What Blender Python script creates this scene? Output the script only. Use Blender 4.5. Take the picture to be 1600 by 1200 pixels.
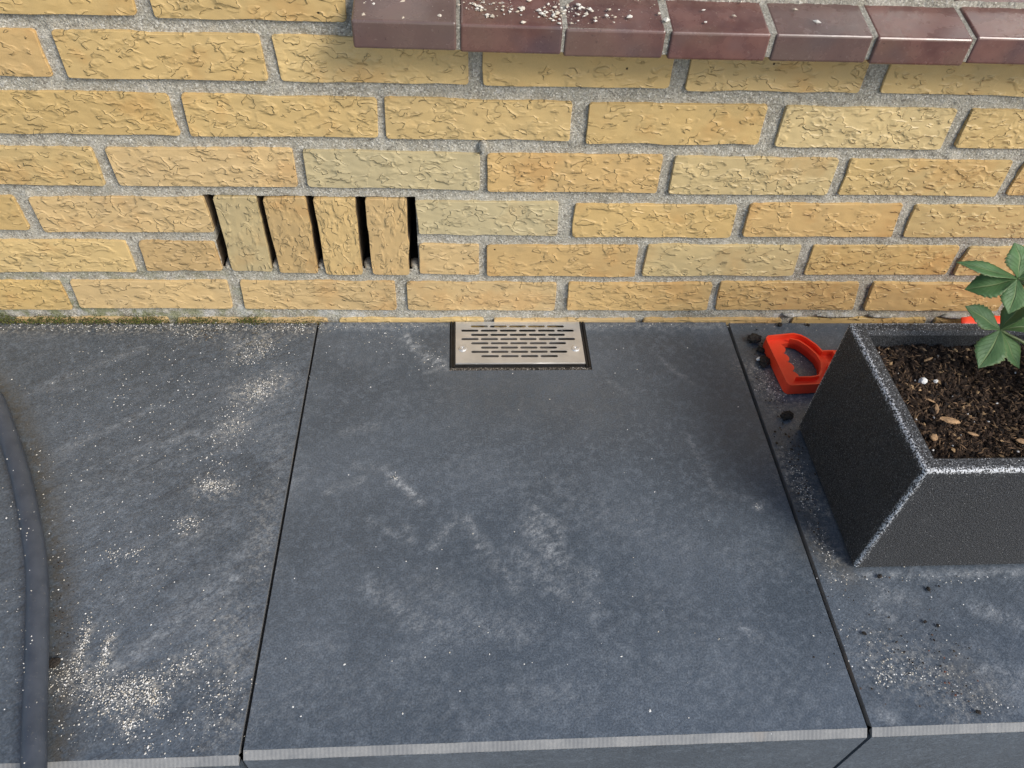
import bpy, bmesh, math, random
import numpy as np
from mathutils import Vector, Matrix, noise as mnoise

random.seed(7); np.random.seed(7)
for o in list(bpy.data.objects): bpy.data.objects.remove(o)
scene = bpy.context.scene
col = scene.collection
R = math.radians

# ------------------------------------------------------------------ camera
cam = bpy.data.cameras.new('Camera')
cam.sensor_width = 36.0; cam.lens = 1196.41/1600*36.0
cam.clip_start = 0.01; cam.clip_end = 500
cam_o = bpy.data.objects.new('Camera', cam); col.objects.link(cam_o)
cam_o.location = (0.23768, -0.82526, 0.75956)
cam_o.rotation_euler = (R(42.7806), R(-2.5959), R(-2.7976))
scene.camera = cam_o
scene.render.resolution_x, scene.render.resolution_y = 1024, 768

# ------------------------------------------------------------------ sky and sun
SUN = Vector((0.57, -0.53, 0.63)).normalized()
world = bpy.data.worlds.new('World'); scene.world = world; world.use_nodes = True
wt = world.node_tree; wt.nodes.clear()
sky = wt.nodes.new('ShaderNodeTexSky'); sky.sky_type = 'NISHITA'; sky.sun_disc = False
sky.sun_elevation = math.asin(SUN.z); sky.sun_rotation = math.atan2(SUN.x, SUN.y)
sky.dust_density = 1.5; sky.air_density = 1.0; sky.altitude = 0
bg = wt.nodes.new('ShaderNodeBackground'); bg.inputs[1].default_value = 0.09
wo = wt.nodes.new('ShaderNodeOutputWorld')
wt.links.new(sky.outputs[0], bg.inputs[0]); wt.links.new(bg.outputs[0], wo.inputs[0])
sun = bpy.data.lights.new('Sun', 'SUN'); sun.energy = 1.5; sun.angle = R(24); sun.color = (1.0, .95, .87)
sun_o = bpy.data.objects.new('Sun', sun); col.objects.link(sun_o)
sun_o.rotation_euler = (-SUN).to_track_quat('-Z', 'Y').to_euler()
vs = scene.view_settings
vs.view_transform = 'Standard'; vs.look = 'None'; vs.gamma = 1; vs.use_curve_mapping = False
vs.exposure = 0.97

# ------------------------------------------------------------------ node helper
class NT:
    def __init__(s, name):
        s.m = bpy.data.materials.new(name); s.m.use_nodes = True
        s.t = s.m.node_tree; s.t.nodes.clear()
        s.out = s.t.nodes.new('ShaderNodeOutputMaterial')
        s.b = s.t.nodes.new('ShaderNodeBsdfPrincipled')
        s.t.links.new(s.b.outputs[0], s.out.inputs[0])
    def put(s, sock, v):
        if isinstance(v, bpy.types.NodeSocket): s.t.links.new(v, sock)
        elif v is not None:
            if hasattr(sock.default_value, '__len__') and not hasattr(v, '__len__'): v = (v,)*len(sock.default_value)
            if hasattr(v, '__len__') and len(sock.default_value) == 4 and len(v) == 3: v = (*v, 1)
            sock.default_value = v
    def set(s, **k):
        for n, v in k.items(): s.put(s.b.inputs[n.replace('_', ' ')], v)
    def n(s, ty, **props):
        x = s.t.nodes.new(ty)
        for k, v in props.items(): setattr(x, k, v)
        return x
    def co(s, w='Object'): return s.n('ShaderNodeTexCoord').outputs[w]
    def pos(s): return s.n('ShaderNodeNewGeometry').outputs['Position']
    def math(s, op, a, b=None, c=None, clamp=False):
        x = s.n('ShaderNodeMath', operation=op, use_clamp=clamp)
        s.put(x.inputs[0], a); s.put(x.inputs[1], b)
        if c is not None: s.put(x.inputs[2], c)
        return x.outputs[0]
    def vm(s, op, a, b=None):
        x = s.n('ShaderNodeVectorMath', operation=op); s.put(x.inputs[0], a)
        if b is not None: s.put(x.inputs[1], b)
        return x.outputs[0]
    def noise(s, vec, scale, detail=2, rough=.5, dist=0, outp='Fac'):
        x = s.n('ShaderNodeTexNoise'); s.put(x.inputs['Vector'], vec)
        s.put(x.inputs['Scale'], scale); s.put(x.inputs['Detail'], detail)
        s.put(x.inputs['Roughness'], rough); s.put(x.inputs['Distortion'], dist)
        return x.outputs[outp]
    def vor(s, vec, scale, feature='F1', outp='Distance', rnd=1):
        x = s.n('ShaderNodeTexVoronoi', feature=feature); s.put(x.inputs['Vector'], vec)
        s.put(x.inputs['Scale'], scale); s.put(x.inputs['Randomness'], rnd)
        return x.outputs[outp]
    def ss(s, v, a, b, lo=0, hi=1):
        x = s.n('ShaderNodeMapRange', interpolation_type='SMOOTHSTEP'); s.put(x.inputs[0], v)
        for i, q in enumerate((a, b, lo, hi)): s.put(x.inputs[i+1], q)
        return x.outputs[0]
    def lin(s, v, a, b, lo, hi):
        x = s.n('ShaderNodeMapRange'); s.put(x.inputs[0], v)
        for i, q in enumerate((a, b, lo, hi)): s.put(x.inputs[i+1], q)
        return x.outputs[0]
    def mix(s, f, a, b, mode='MIX'):
        x = s.n('ShaderNodeMix', data_type='RGBA', blend_type=mode)
        s.put(x.inputs[0], f); s.put(x.inputs[6], a); s.put(x.inputs[7], b)
        return x.outputs[2]
    def attr(s, name, outp='Fac'): return s.n('ShaderNodeAttribute', attribute_name=name).outputs[outp]
    def bump(s, h, strength=1, dist=.001, nrm=None):
        x = s.n('ShaderNodeBump'); s.put(x.inputs['Height'], h)
        s.put(x.inputs['Strength'], strength); s.put(x.inputs['Distance'], dist)
        if nrm is not None: s.put(x.inputs['Normal'], nrm)
        return x.outputs[0]
    def xyz(s, v):
        x = s.n('ShaderNodeSeparateXYZ'); s.put(x.inputs[0], v); return x.outputs
    def oinfo(s, outp): return s.n('ShaderNodeObjectInfo').outputs[outp]

def saw(k, v):            # flake-like relief: long rise, short steep drop
    f = k.math('FRACT', v)
    return k.math('MINIMUM', k.math('POWER', f, 2.2), k.math('MULTIPLY', k.math('SUBTRACT', 1.0, f), 10.0))

# ------------------------------------------------------------------ materials
def mat_brick():
    k = NT('yellow_brick'); c = k.co(); rnd = k.oinfo('Random')
    off = k.math('MULTIPLY', rnd, 91.7)
    c2 = k.vm('ADD', k.vm('MULTIPLY', c, (1, .3, 1.6)), off)
    w = k.vm('MULTIPLY', k.vm('SUBTRACT', k.noise(c2, 60, 2, outp='Color'), (.5, .5, .5)), (.020, 0, .020))
    cw = k.vm('ADD', c2, w)
    n1 = k.noise(cw, 40, 1.8, .5)
    h1 = saw(k, k.math('MULTIPLY', n1, 5.0))
    msk = k.n('ShaderNodeSeparateColor'); k.put(msk.inputs[0], k.noise(k.vm('ADD', c2, (9, 2, 4)), 48, 1.0, outp='Color'))
    lo = k.lin(k.math('FRACT', k.math('MULTIPLY', rnd, 7.3)), 0, 1, .36, .50)
    m1 = k.ss(msk.outputs[0], lo, k.math('ADD', lo, .10))
    fine = k.noise(c, 900, 1)
    hh = k.math('ADD', k.math('MULTIPLY', h1, m1), k.math('MULTIPLY', msk.outputs[1], .9))
    vo = k.n('ShaderNodeTexVoronoi'); k.put(vo.inputs['Vector'], k.vm('ADD', c, off)); vo.inputs['Scale'].default_value = 34
    pitm = k.math('MAXIMUM', k.ss(vo.outputs['Distance'], .025, .05), k.math('LESS_THAN', k.xyz(vo.outputs['Color'])[0], .82))
    H = k.math('ADD', k.math('ADD', hh, k.math('MULTIPLY', fine, .07)), pitm)
    base = k.oinfo('Color')
    tone = k.n('ShaderNodeSeparateColor'); k.put(tone.inputs[0], k.noise(k.vm('ADD', c, off), 13, 3, .6, outp='Color'))
    cc = k.mix(k.ss(tone.outputs[0], .35, .7), base, k.mix(1, base, (1.1, 1.08, 1.04), 'MULTIPLY'))
    cc = k.mix(k.ss(tone.outputs[1], .53, .70, 0, .55), cc, k.mix(1, base, (.96, .80, .66), 'MULTIPLY'))
    cc = k.mix(k.ss(tone.outputs[2], .55, .72, 0, .45), cc, k.mix(1, base, (.82, .86, .95), 'MULTIPLY'))
    crease = k.math('MULTIPLY', k.ss(k.math('FRACT', k.math('MULTIPLY', n1, 5.0)), .90, .985), m1)          # darker along the creases
    cc = k.mix(k.math('MULTIPLY', crease, .24), cc, (.22, .15, .07))
    cc = k.mix(k.math('SUBTRACT', 1, pitm), cc, (.03, .022, .015))
    cc = k.mix(k.lin(fine, .35, .7, 0, .20), cc, k.mix(1, base, (.68, .66, .62), 'MULTIPLY'))
    k.set(Base_Color=cc, Roughness=k.lin(tone.outputs[1], .3, .7, .40, .56), Normal=k.bump(H, 1, .0018))
    k.b.inputs['Specular IOR Level'].default_value = .4
    return k.m

def mat_mortar(name='mortar', moss=True):
    k = NT(name); p = k.pos(); dirt = 0 if moss else .35
    g = k.vor(p, 620, outp='Color'); gv = k.xyz(g)[0]
    big = k.noise(p, 18, 3, .6); mid = k.noise(p, 120, 3, .65)
    c = k.mix(k.ss(big, .3, .7), (.36, .335, .27), (.475, .445, .37))
    c = k.mix(k.ss(gv, .68, .98), c, (.64, .61, .53)); c = k.mix(k.ss(gv, .20, .0, 0, .8), c, (.22, .20, .17))
    c = k.mix(k.ss(mid, .58, .72), c, (.54, .51, .45)); c = k.mix(k.ss(mid, .42, .28, 0, .9), c, (.22, .20, .165))
    if moss:
        x = k.xyz(p)
        lo = k.math('MULTIPLY', k.ss(x[2], .14, .0), k.ss(x[0], .25, -.25))
        mm = k.math('MULTIPLY', lo, k.ss(k.noise(p, 55, 3, .6), .42, .62))
        c = k.mix(k.math('MULTIPLY', mm, .75), c, (.19, .205, .085))
        ef = k.math('MULTIPLY', k.ss(x[2], .10, .0), k.ss(k.noise(k.vm('ADD', p, (3, 3, 3)), 38, 3, .6), .5, .66))
        c = k.mix(k.math('MULTIPLY', ef, .55), c, (.64, .64, .62))
    if dirt: c = k.mix(dirt, c, (.16, .15, .13))
    h = k.math('ADD', k.math('MULTIPLY', k.noise(p, 380, 2, .7), 1.0), k.math('MULTIPLY', gv, .35))
    k.set(Base_Color=c, Roughness=.92, Normal=k.bump(h, 1, .0022))
    k.b.inputs['Specular IOR Level'].default_value = .15
    return k.m

def mat_slate():
    k = NT('slate_look_porcelain'); p = k.pos(); rnd = k.oinfo('Random')
    q = k.vm('ADD', p, k.math('MULTIPLY', rnd, 17.0))
    rot = k.n('ShaderNodeMapping'); k.put(rot.inputs['Vector'], q); rot.inputs['Rotation'].default_value = (0, 0, R(-36))
    d = k.vm('MULTIPLY', rot.outputs[0], (1, 3.6, 1))                       # diagonal riven structure
    riv = k.attr('riven')
    ve = k.noise(d, 13, 5, .66, .8)
    cl = k.noise(q, 6, 3, .6, .4); fine = k.noise(p, 520, 1, .6)
    mot = k.noise(q, 110, 4, .72)
    c = k.mix(k.ss(cl, .3, .7), (.048, .060, .074), (.068, .083, .101))
    vm_ = k.math('MULTIPLY', k.math('ADD', .25, riv), k.ss(ve, .50, .68))
    c = k.mix(k.math('MULTIPLY', vm_, .5), c, (.105, .116, .130))
    c = k.mix(k.math('MULTIPLY', riv, k.ss(ve, .46, .34, 0, .55)), c, (.026, .030, .037))
    c = k.mix(k.ss(mot, .44, .72, 0, .45), c, (.125, .146, .170))
    c = k.mix(k.lin(fine, .35, .68, 0, .65), c, k.mix(1, c, (2.0, 2.0, 2.0), 'MULTIPLY'))
    chalk = k.attr('chalk'); sand = k.attr('sandy'); brown = k.attr('brown')
    ch = k.noise(k.vm('MULTIPLY', rot.outputs[0], (1, 1.5, 1)), 75, 4, .8)
    cm = k.math('MULTIPLY', chalk, k.math('MULTIPLY', k.ss(ch, .38, .72, .04, 1.15), k.lin(fine, .3, .65, .5, 1.0)))
    c = k.mix(cm, c, (.46, .48, .49))
    sm = k.math('MULTIPLY', sand, k.math('MULTIPLY', k.ss(k.noise(p, 170, 3, .75), .42, .68), k.lin(fine, .3, .6, .2, 1)))
    c = k.mix(sm, c, (.50, .475, .42))
    bm = k.math('MULTIPLY', brown, k.ss(mot, .3, .62))
    c = k.mix(k.math('MULTIPLY', bm, .8), c, (.055, .047, .034))
    rough = k.math('ADD', k.lin(mot, .3, .7, .30, .44), k.math('MULTIPLY', k.math('ADD', sm, cm), .35))
    h = k.math('ADD', k.math('MULTIPLY', k.math('MULTIPLY', ve, k.math('ADD', .15, riv)), 2.0), k.math('MULTIPLY', fine, .16))
    k.set(Base_Color=c, Roughness=rough, Normal=k.bump(h, .6, .0016))
    k.b.inputs['Specular IOR Level'].default_value = .6
    return k.m

def mat_sawn():
    k = NT('sawn_porcelain_edge'); p = k.pos(); x = k.xyz(p)
    wv = k.n('ShaderNodeTexWave', wave_type='BANDS', bands_direction='X'); k.put(wv.inputs['Vector'], p)
    wv.inputs['Scale'].default_value = 78; wv.inputs['Distortion'].default_value = 1.2
    n = k.noise(p, 30, 4, .65); f = k.noise(p, 500, 2)
    c = k.mix(k.ss(n, .3, .7), (.16, .165, .17), (.25, .25, .245))
    c = k.mix(k.lin(wv.outputs['Fac'], 0, 1, 0, .35), c, (.31, .31, .30))
    c = k.mix(k.ss(k.noise(p, 16, 2), .58, .7, 0, .5), c, (.30, .25, .20))
    c = k.mix(k.lin(f, .4, .7, 0, .4), c, (.16, .165, .17))
    k.set(Base_Color=c, Roughness=.75, Normal=k.bump(wv.outputs['Fac'], .25, .0004))
    return k.m

def mat_sill():
    k = NT('brown_glazed_clinker'); p = k.pos(); rnd = k.oinfo('Random')
    q = k.vm('ADD', p, k.math('MULTIPLY', rnd, 9.0))
    n = k.noise(q, 26, 4, .6); f = k.noise(p, 320, 3, .6); x = k.xyz(p)
    c = k.mix(k.ss(n, .3, .7), (.105, .046, .040), (.185, .088, .070))
    c = k.mix(k.ss(k.noise(q, 9, 2), .48, .7, 0, .75), c, (.165, .105, .075))
    c = k.mix(k.ss(k.noise(k.vm('ADD', q, (4, 4, 4)), 13, 2), .52, .7, 0, .6), c, (.085, .062, .070))
    c = k.mix(k.ss(k.oinfo('Random'), .4, .95, 0, .55), c, (.12, .088, .078))
    c = k.mix(k.ss(f, .62, .74, 0, .5), c, (.25, .19, .16)); c = k.mix(k.ss(f, .36, .28, 0, .6), c, (.035, .02, .02))
    k.set(Base_Color=c, Roughness=k.lin(n, .3, .7, .20, .34), Normal=k.bump(f, .2, .0004)); k.b.inputs['Specular IOR Level'].default_value = .75
    return k.m

def mat_planter():
    k = NT('speckled_polystone'); c = k.co(); p = k.pos(); 
    e = k.attr('edge')
    g1 = k.vor(p, 520); g2 = k.vor(k.vm('ADD', p, (1.3, 2.1, .7)), 900); cell = k.xyz(k.vor(p, 520, outp='Color'))[0]
    clump = k.noise(p, 520, 2, .6)
    # tiny flecks everywhere, dense where the coating is worn along the arrises
    th = k.math('ADD', .24, k.math('MULTIPLY', e, .30))
    fleck = k.math('MULTIPLY', k.math('LESS_THAN', g1, k.math('MULTIPLY', th, .95)), k.math('GREATER_THAN', k.math('ADD', cell, k.math('MULTIPLY', e, .55)), .93))
    worn = k.math('MULTIPLY', k.ss(k.math('ADD', clump, k.math('MULTIPLY', e, .16)), .60, .64), k.ss(e, .2, .75))
    base = k.mix(k.ss(k.noise(p, 35, 4, .65), .3, .7), (.005, .005, .0055), (.010, .0105, .0115))
    gr = k.noise(p, 700, 2, .6)
    base = k.mix(k.lin(gr, .44, .64, 0, .9), base, (.088, .091, .096))
    base = k.mix(k.math('MULTIPLY', k.ss(k.noise(p, 22, 3, .7), .62, .76), .25), base, (.16, .16, .16))
    cc = k.mix(k.math('MULTIPLY', fleck, k.lin(e, 0, .5, .45, .9)), base, (.62, .62, .61))
    cc = k.mix(k.math('MULTIPLY', worn, .85), cc, (.70, .71, .72))
    h = k.math('ADD', gr, k.math('MULTIPLY', g2, .8))
    k.set(Base_Color=cc, Roughness=.52, Normal=k.bump(h, .75, .0009))
    return k.m

def mat_simple(name, c, rough=.5, metal=0, var=0, scale=60, bump=0, bscale=300):
    k = NT(name); p = k.co(); cc = c
    if var:
        cc = k.mix(k.ss(k.noise(p, scale, 4, .6), .3, .7), tuple(v*(1-var) for v in c), tuple(min(1, v*(1+var)) for v in c))
    k.set(Base_Color=cc, Roughness=rough, Metallic=metal)
    if bump: k.set(Normal=k.bump(k.noise(p, bscale, 3, .6), bump, .0008))
    return k.m

def mat_steel():
    k = NT('brushed_stainless'); p = k.pos()
    s = k.vm('MULTIPLY', p, (.06, 1, 1)); n = k.noise(s, 1600, 2); b = k.noise(p, 40, 3)
    k.set(Base_Color=k.mix(k.ss(b, .3, .7), (.66, .655, .64), (.76, .755, .74)), Metallic=.78,
          Roughness=k.lin(n, .3, .7, .42, .58), Normal=k.bump(n, .12, .0003))
    return k.m

def mat_grain(name='loose_grains', rough=.85):
    k = NT(name); k.set(Base_Color=k.attr('tint', 'Color'), Roughness=rough)
    k.b.inputs['Specular IOR Level'].default_value = .2
    return k.m

def mat_soil():
    k = NT('potting_soil'); p = k.pos()
    n = k.noise(p, 160, 5, .75); m = k.noise(p, 45, 3, .6)
    c = k.mix(k.ss(n, .32, .68), (.012, .008, .006), (.060, .038, .025))
    c = k.mix(k.ss(m, .5, .7, 0, .6), c, (.032, .024, .020)); c = k.mix(k.ss(k.noise(p, 420, 2), .62, .7), c, (.14, .09, .055))
    k.set(Base_Color=c, Roughness=.9, Normal=k.bump(k.noise(p, 300, 4, .7), 1, .004))
    k.b.inputs['Specular IOR Level'].default_value = .2
    return k.m

def mat_leaf():
    k = NT('hellebore_leaf'); u = k.attr('lu'); v = k.attr('lv'); p = k.co(); rnd = k.oinfo('Random')
    au = k.math('ABSOLUTE', u)
    mid = k.ss(au, .10, .03)
    side = k.math('FRACT', k.math('SUBTRACT', k.math('MULTIPLY', v, 8), k.math('MULTIPLY', au, 2.6)))
    vein = k.math('MULTIPLY', k.ss(k.math('ABSOLUTE', k.math('SUBTRACT', side, .5)), .07, .0), .4)
    c = k.mix(k.ss(k.noise(p, 60, 4, .6), .3, .7), (.052, .125, .036), (.095, .195, .060))
    c = k.mix(k.ss(rnd, .3, 1, 0, .45), c, (.075, .14, .062))
    c = k.mix(vein, c, (.12, .20, .075)); c = k.mix(k.math('MULTIPLY', mid, .75), c, (.21, .28, .11))
    c = k.mix(k.ss(au, .9, 1.0, 0, .5), c, (.20, .20, .08))
    h = k.math('ADD', k.math('MULTIPLY', k.math('MAXIMUM', vein, mid), -1), k.math('MULTIPLY', k.noise(p, 350, 3), .35))
    k.set(Base_Color=c, Roughness=.55, Normal=k.bump(h, .9, .0009))
    tr = k.n('ShaderNodeBsdfTranslucent'); k.put(tr.inputs[0], (.10, .20, .04))
    mx = k.n('ShaderNodeMixShader'); mx.inputs[0].default_value = .18
    k.t.links.new(k.b.outputs[0], mx.inputs[1]); k.t.links.new(tr.outputs[0], mx.inputs[2]); k.t.links.new(mx.outputs[0], k.out.inputs[0])
    return k.m

def mat_hose():
    k = NT('grey_rubber_hose'); p = k.pos()
    n = k.noise(p, 45, 4, .6); d = k.noise(p, 260, 3, .7)
    c = k.mix(k.ss(n, .3, .7), (.042, .052, .070), (.062, .073, .093))
    c = k.mix(k.ss(d, .60, .74, 0, .5), c, (.15, .145, .13))
    k.set(Base_Color=c, Roughness=k.lin(n, .3, .7, .42, .55), Normal=k.bump(d, .15, .0005))
    return k.m

def mat_red():
    k = NT('red_plastic'); p = k.co(); n = k.noise(p, 50, 3); d = k.noise(p, 420, 3, .7)
    c = k.mix(k.ss(n, .3, .7), (.90, .058, .020), (.94, .075, .026))
    c = k.mix(k.ss(d, .66, .74, 0, .35), c, (.35, .12, .08))
    k.set(Base_Color=c, Roughness=.38, Normal=k.bump(k.noise(p, 200, 2), .06, .0005))
    k.b.inputs['Subsurface Weight'].default_value = .0
    return k.m

def mat_paving():
    k = NT('concrete_paving'); p = k.pos(); n = k.noise(p, 6, 5, .65); f = k.noise(p, 220, 3, .7)
    c = k.mix(k.ss(n, .3, .7), (.13, .13, .13), (.20, .195, .185)); c = k.mix(k.ss(f, .55, .7, 0, .5), c, (.28, .27, .25))
    k.set(Base_Color=c, Roughness=.85, Normal=k.bump(f, .4, .002))
    return k.m

M = dict(brick=mat_brick(), mortar=mat_mortar(), mortar_plain=mat_mortar('sill_mortar', False), slate=mat_slate(), sawn=mat_sawn(), sill=mat_sill(),
         planter=mat_planter(), steel=mat_steel(), grain=mat_grain(), soil=mat_soil(), leaf=mat_leaf(), hose=mat_hose(), red=mat_red(), paving=mat_paving(),
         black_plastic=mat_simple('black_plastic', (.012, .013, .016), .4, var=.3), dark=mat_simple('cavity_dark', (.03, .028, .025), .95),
         brick_side_shade=mat_simple('shaded_brick_side', (.15, .105, .06), .95, var=.4, scale=90, bump=.8), filler=mat_simple('joint_grit_fill', (.035, .033, .030), .95, var=.4, bump=.8), bedding=mat_simple('bedding_mortar', (.14, .13, .12), .95, var=.3, bump=.6), stem=mat_simple('leaf_stalk', (.13, .17, .06), .5, var=.25),  # brick side colour is darkened to carry the shade inside the vent slots
         wood=mat_simple('bark_chip', (.36, .22, .11), .8, var=.35, scale=220, bump=.6), perlite=mat_simple('perlite', (.75, .74, .71), .8, var=.1, bump=.6),
         white_paint=mat_simple('white_window_paint', (.75, .75, .73), .35), clod=mat_simple('dark_soil_clod', (.022, .017, .013), .95, var=.6, scale=260, bump=1, bscale=500))
kg = NT('window_glass'); kg.set(Base_Color=(.9, .95, .95), Roughness=.02)
_tr = kg.n('ShaderNodeBsdfTransparent'); _gl = kg.n('ShaderNodeBsdfGlossy'); _gl.inputs['Roughness'].default_value = .02
_mx = kg.n('ShaderNodeMixShader'); _fr = kg.n('ShaderNodeFresnel'); _fr.inputs[0].default_value = 1.75
for a_, b_ in ((_fr.outputs[0], _mx.inputs[0]), (_tr.outputs[0], _mx.inputs[1]), (_gl.outputs[0], _mx.inputs[2]), (_mx.outputs[0], kg.out.inputs[0])): kg.t.links.new(a_, b_)
M['glass'] = kg.m; M['curtain'] = mat_simple('net_curtain', (.62, .63, .63), .9)

# ------------------------------------------------------------------ object helpers
def link(o, parent=None):
    col.objects.link(o)
    if parent is not None: o.parent = parent
    return o
def tag(o, label=None, cat=None, group=None, kind=None):
    if label: o['label'] = label
    if cat: o['category'] = cat
    if group: o['group'] = group
    if kind: o['kind'] = kind
    return o
def empty(name, loc=(0, 0, 0)):
    o = bpy.data.objects.new(name, None); o.empty_display_size = .02; o.location = loc; return link(o)
def from_bm(name, bm, mat, parent=None, smooth=False):
    me = bpy.data.meshes.new(name); bm.normal_update(); bm.to_mesh(me); bm.free()
    me.materials.append(mat)
    if smooth: me.polygons.foreach_set('use_smooth', [True]*len(me.polygons))
    return link(bpy.data.objects.new(name, me), parent)
def from_data(name, v, f, mat, parent=None, smooth=False):
    me = bpy.data.meshes.new(name); me.from_pydata(v, [], f); me.update(); me.materials.append(mat)
    if smooth: me.polygons.foreach_set('use_smooth', [True]*len(me.polygons))
    return link(bpy.data.objects.new(name, me), parent)
def add_box(bm, x0, x1, y0, y1, z0, z1):
    vs_ = [bm.verts.new((x, y, z)) for z in (z0, z1) for y in (y0, y1) for x in (x0, x1)]
    for f in ((0, 2, 3, 1), (4, 5, 7, 6), (0, 1, 5, 4), (1, 3, 7, 5), (3, 2, 6, 7), (2, 0, 4, 6)): bm.faces.new([vs_[i] for i in f])
    return vs_
def box(name, x0, x1, y0, y1, z0, z1, mat, parent=None, bev=0):
    bm = bmesh.new(); add_box(bm, x0, x1, y0, y1, z0, z1)
    if bev: bmesh.ops.bevel(bm, geom=bm.edges[:], offset=bev, segments=2, profile=.5, affect='EDGES')
    return from_bm(name, bm, mat, parent, False)
def catmull(pts, n=10):
    pts = [Vector(p) for p in pts]; P = [2*pts[0]-pts[1]]+pts+[2*pts[-1]-pts[-2]]; out = []
    for i in range(1, len(P)-2):
        for j in range(n):
            t = j/n; a, b, c, d = P[i-1], P[i], P[i+1], P[i+2]
            out.append(.5*((2*b)+(-a+c)*t+(2*a-5*b+4*c-d)*t*t+(-a+3*b-3*c+d)*t**3))
    out.append(pts[-1]); return out
def tube(name, path, radii, mat, parent=None, seg=16, ridge=None):
    v = []; f = []; n = len(path); up = Vector((0, 0, 1))
    for i, p in enumerate(path):
        d = (path[min(i+1, n-1)]-path[max(i-1, 0)]).normalized()
        s = d.cross(up); s = s.normalized() if s.length > 1e-4 else Vector((1, 0, 0)); t = s.cross(d).normalized()
        r = radii[i] if hasattr(radii, '__len__') else radii
        for k in range(seg):
            a = 2*math.pi*k/seg; rr = r*(ridge[1] if ridge and k == ridge[0] else 1)
            v.append(p+s*math.cos(a)*rr+t*math.sin(a)*rr)
    for i in range(n-1):
        for k in range(seg): f.append((i*seg+k, i*seg+(k+1) % seg, (i+1)*seg+(k+1) % seg, (i+1)*seg+k))
    f.append(tuple(range(seg))[::-1]); f.append(tuple((n-1)*seg+k for k in range(seg)))
    return from_data(name, v, f, mat, parent, True)

# ================================================================== SETTING
# lower pavement in front of the raised ledge, reaching far away
pv = from_data('pavement', [(-30, -40, -.175), (30, -40, -.175), (30, 6, -.175), (-30, 6, -.175)], [(0, 1, 2, 3)], M['paving'])
tag(pv, kind='structure')

# raised ledge: bedding block + porcelain tiles
FR = -.583                     # front arris of the tile tops
ledge = box('raised_ledge', -1.75, 2.42, -.565, .0, -.174, -.0205, M['bedding']); tag(ledge, kind='structure')

def seg_d(px, py, ax, ay, bx, by):
    vx, vy = bx-ax, by-ay; t = np.clip(((px-ax)*vx+(py-ay)*vy)/(vx*vx+vy*vy+1e-12), 0, 1)
    return np.hypot(px-ax-t*vx, py-ay-t*vy)
CHALK = [  # ax, ay, bx, by, width, strength   (wipes and smears)
    (.150, -.272, .190, -.312, .0035, 1.0), (.156, -.277, .160, -.280, .006, .8), (.233, -.336, .205, -.372, .004, .55), (.233, -.336, .252, -.352, .005, .35),
    (.245, -.335, .256, -.375, .004, .5), (.322, -.322, .350, -.352, .007, .5), (.318, -.345, .345, -.395, .012, .6), (.350, -.352, .342, -.39, .008, .5),
    (.381, -.409, .384, -.412, .006, .8), (.26, -.37, .30, -.43, .008, .3), (.30, -.385, .345, -.43, .012, .35), (.18, -.455, .23, -.475, .012, .35), (.2, -.42, .24, -.45, .02, .2),
    (.14, -.42, .18, -.455, .012, .35), (.155, -.43, .195, -.47, .006, .35), (.25, -.468, .30, -.475, .014, .3), (.53, -.215, .545, -.305, .004, .35), (.545, -.305, .60, -.32, .004, .3),
    (.59, -.324, .594, -.328, .004, 1.0), (.533, -.48, .545, -.488, .006, .5), (.108, -.258, .145, -.262, .005, .35), (.09, -.205, .13, -.195, .006, .3), (.08, -.295, .12, -.28, .006, .3),
    (.16, -.033, .172, -.052, .008, .8), (.185, -.07, .21, -.085, .008, .75), (.19, -.10, .222, -.095, .004, .4), (.515, -.075, .555, -.125, .003, .5), (.44, -.12, .47, -.15, .003, .3),
    (.13, -.335, .17, -.36, .004, .3), (.175, -.345, .18, -.365, .004, .4), (.07, -.48, .11, -.49, .004, .3), (.30, -.54, .35, -.545, .02, .2), (.45, -.45, .5, -.5, .03, .12),
    (.36, -.30, .48, -.38, .03, .14), (.25, -.25, .33, -.29, .03, .10), (.40, -.50, .58, -.55, .04, .10), (.08, -.52, .25, -.56, .04, .10), (.05, -.55, .2, -.5, .02, .14),
    (.40, -.012, .62, -.012, .008, .40), (.04, -.012, .21, -.012, .007, .35), (.36, -.40, .38, -.46, .01, .25), (.54, -.39, .60, -.40, .02, .12),
    # left tile
    (-.10, -.50, .0, -.40, .008, .5), (-.06, -.44, .01, -.36, .012, .28), (-.25, -.23, -.15, -.16, .005, .35), (-.30, -.12, -.2, -.05, .006, .3), (-.16, -.24, -.09, -.20, .005, .4),
    (-.13, -.43, -.03, -.33, .02, .2), (-.2, -.3, -.02, -.15, .05, .16), (-.03, -.45, .02, -.5, .02, .25), (-.11, -.2, -.06, -.21, .003, .6), (.0, -.20, .03, -.28, .02, .25), (-.3, -.5, -.25, -.55, .02, .2),
    # right tile
    (.70, -.44, .73, -.45, .01, .4), (.80, -.46, .86, -.49, .008, .5), (.78, -.53, .84, -.56, .02, .4), (.69, -.455, .70, -.47, .006, .6), (.645, -.42, .95, -.419, .005, .55), (.65, -.57, .66, -.575, .006, .5)]
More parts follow.
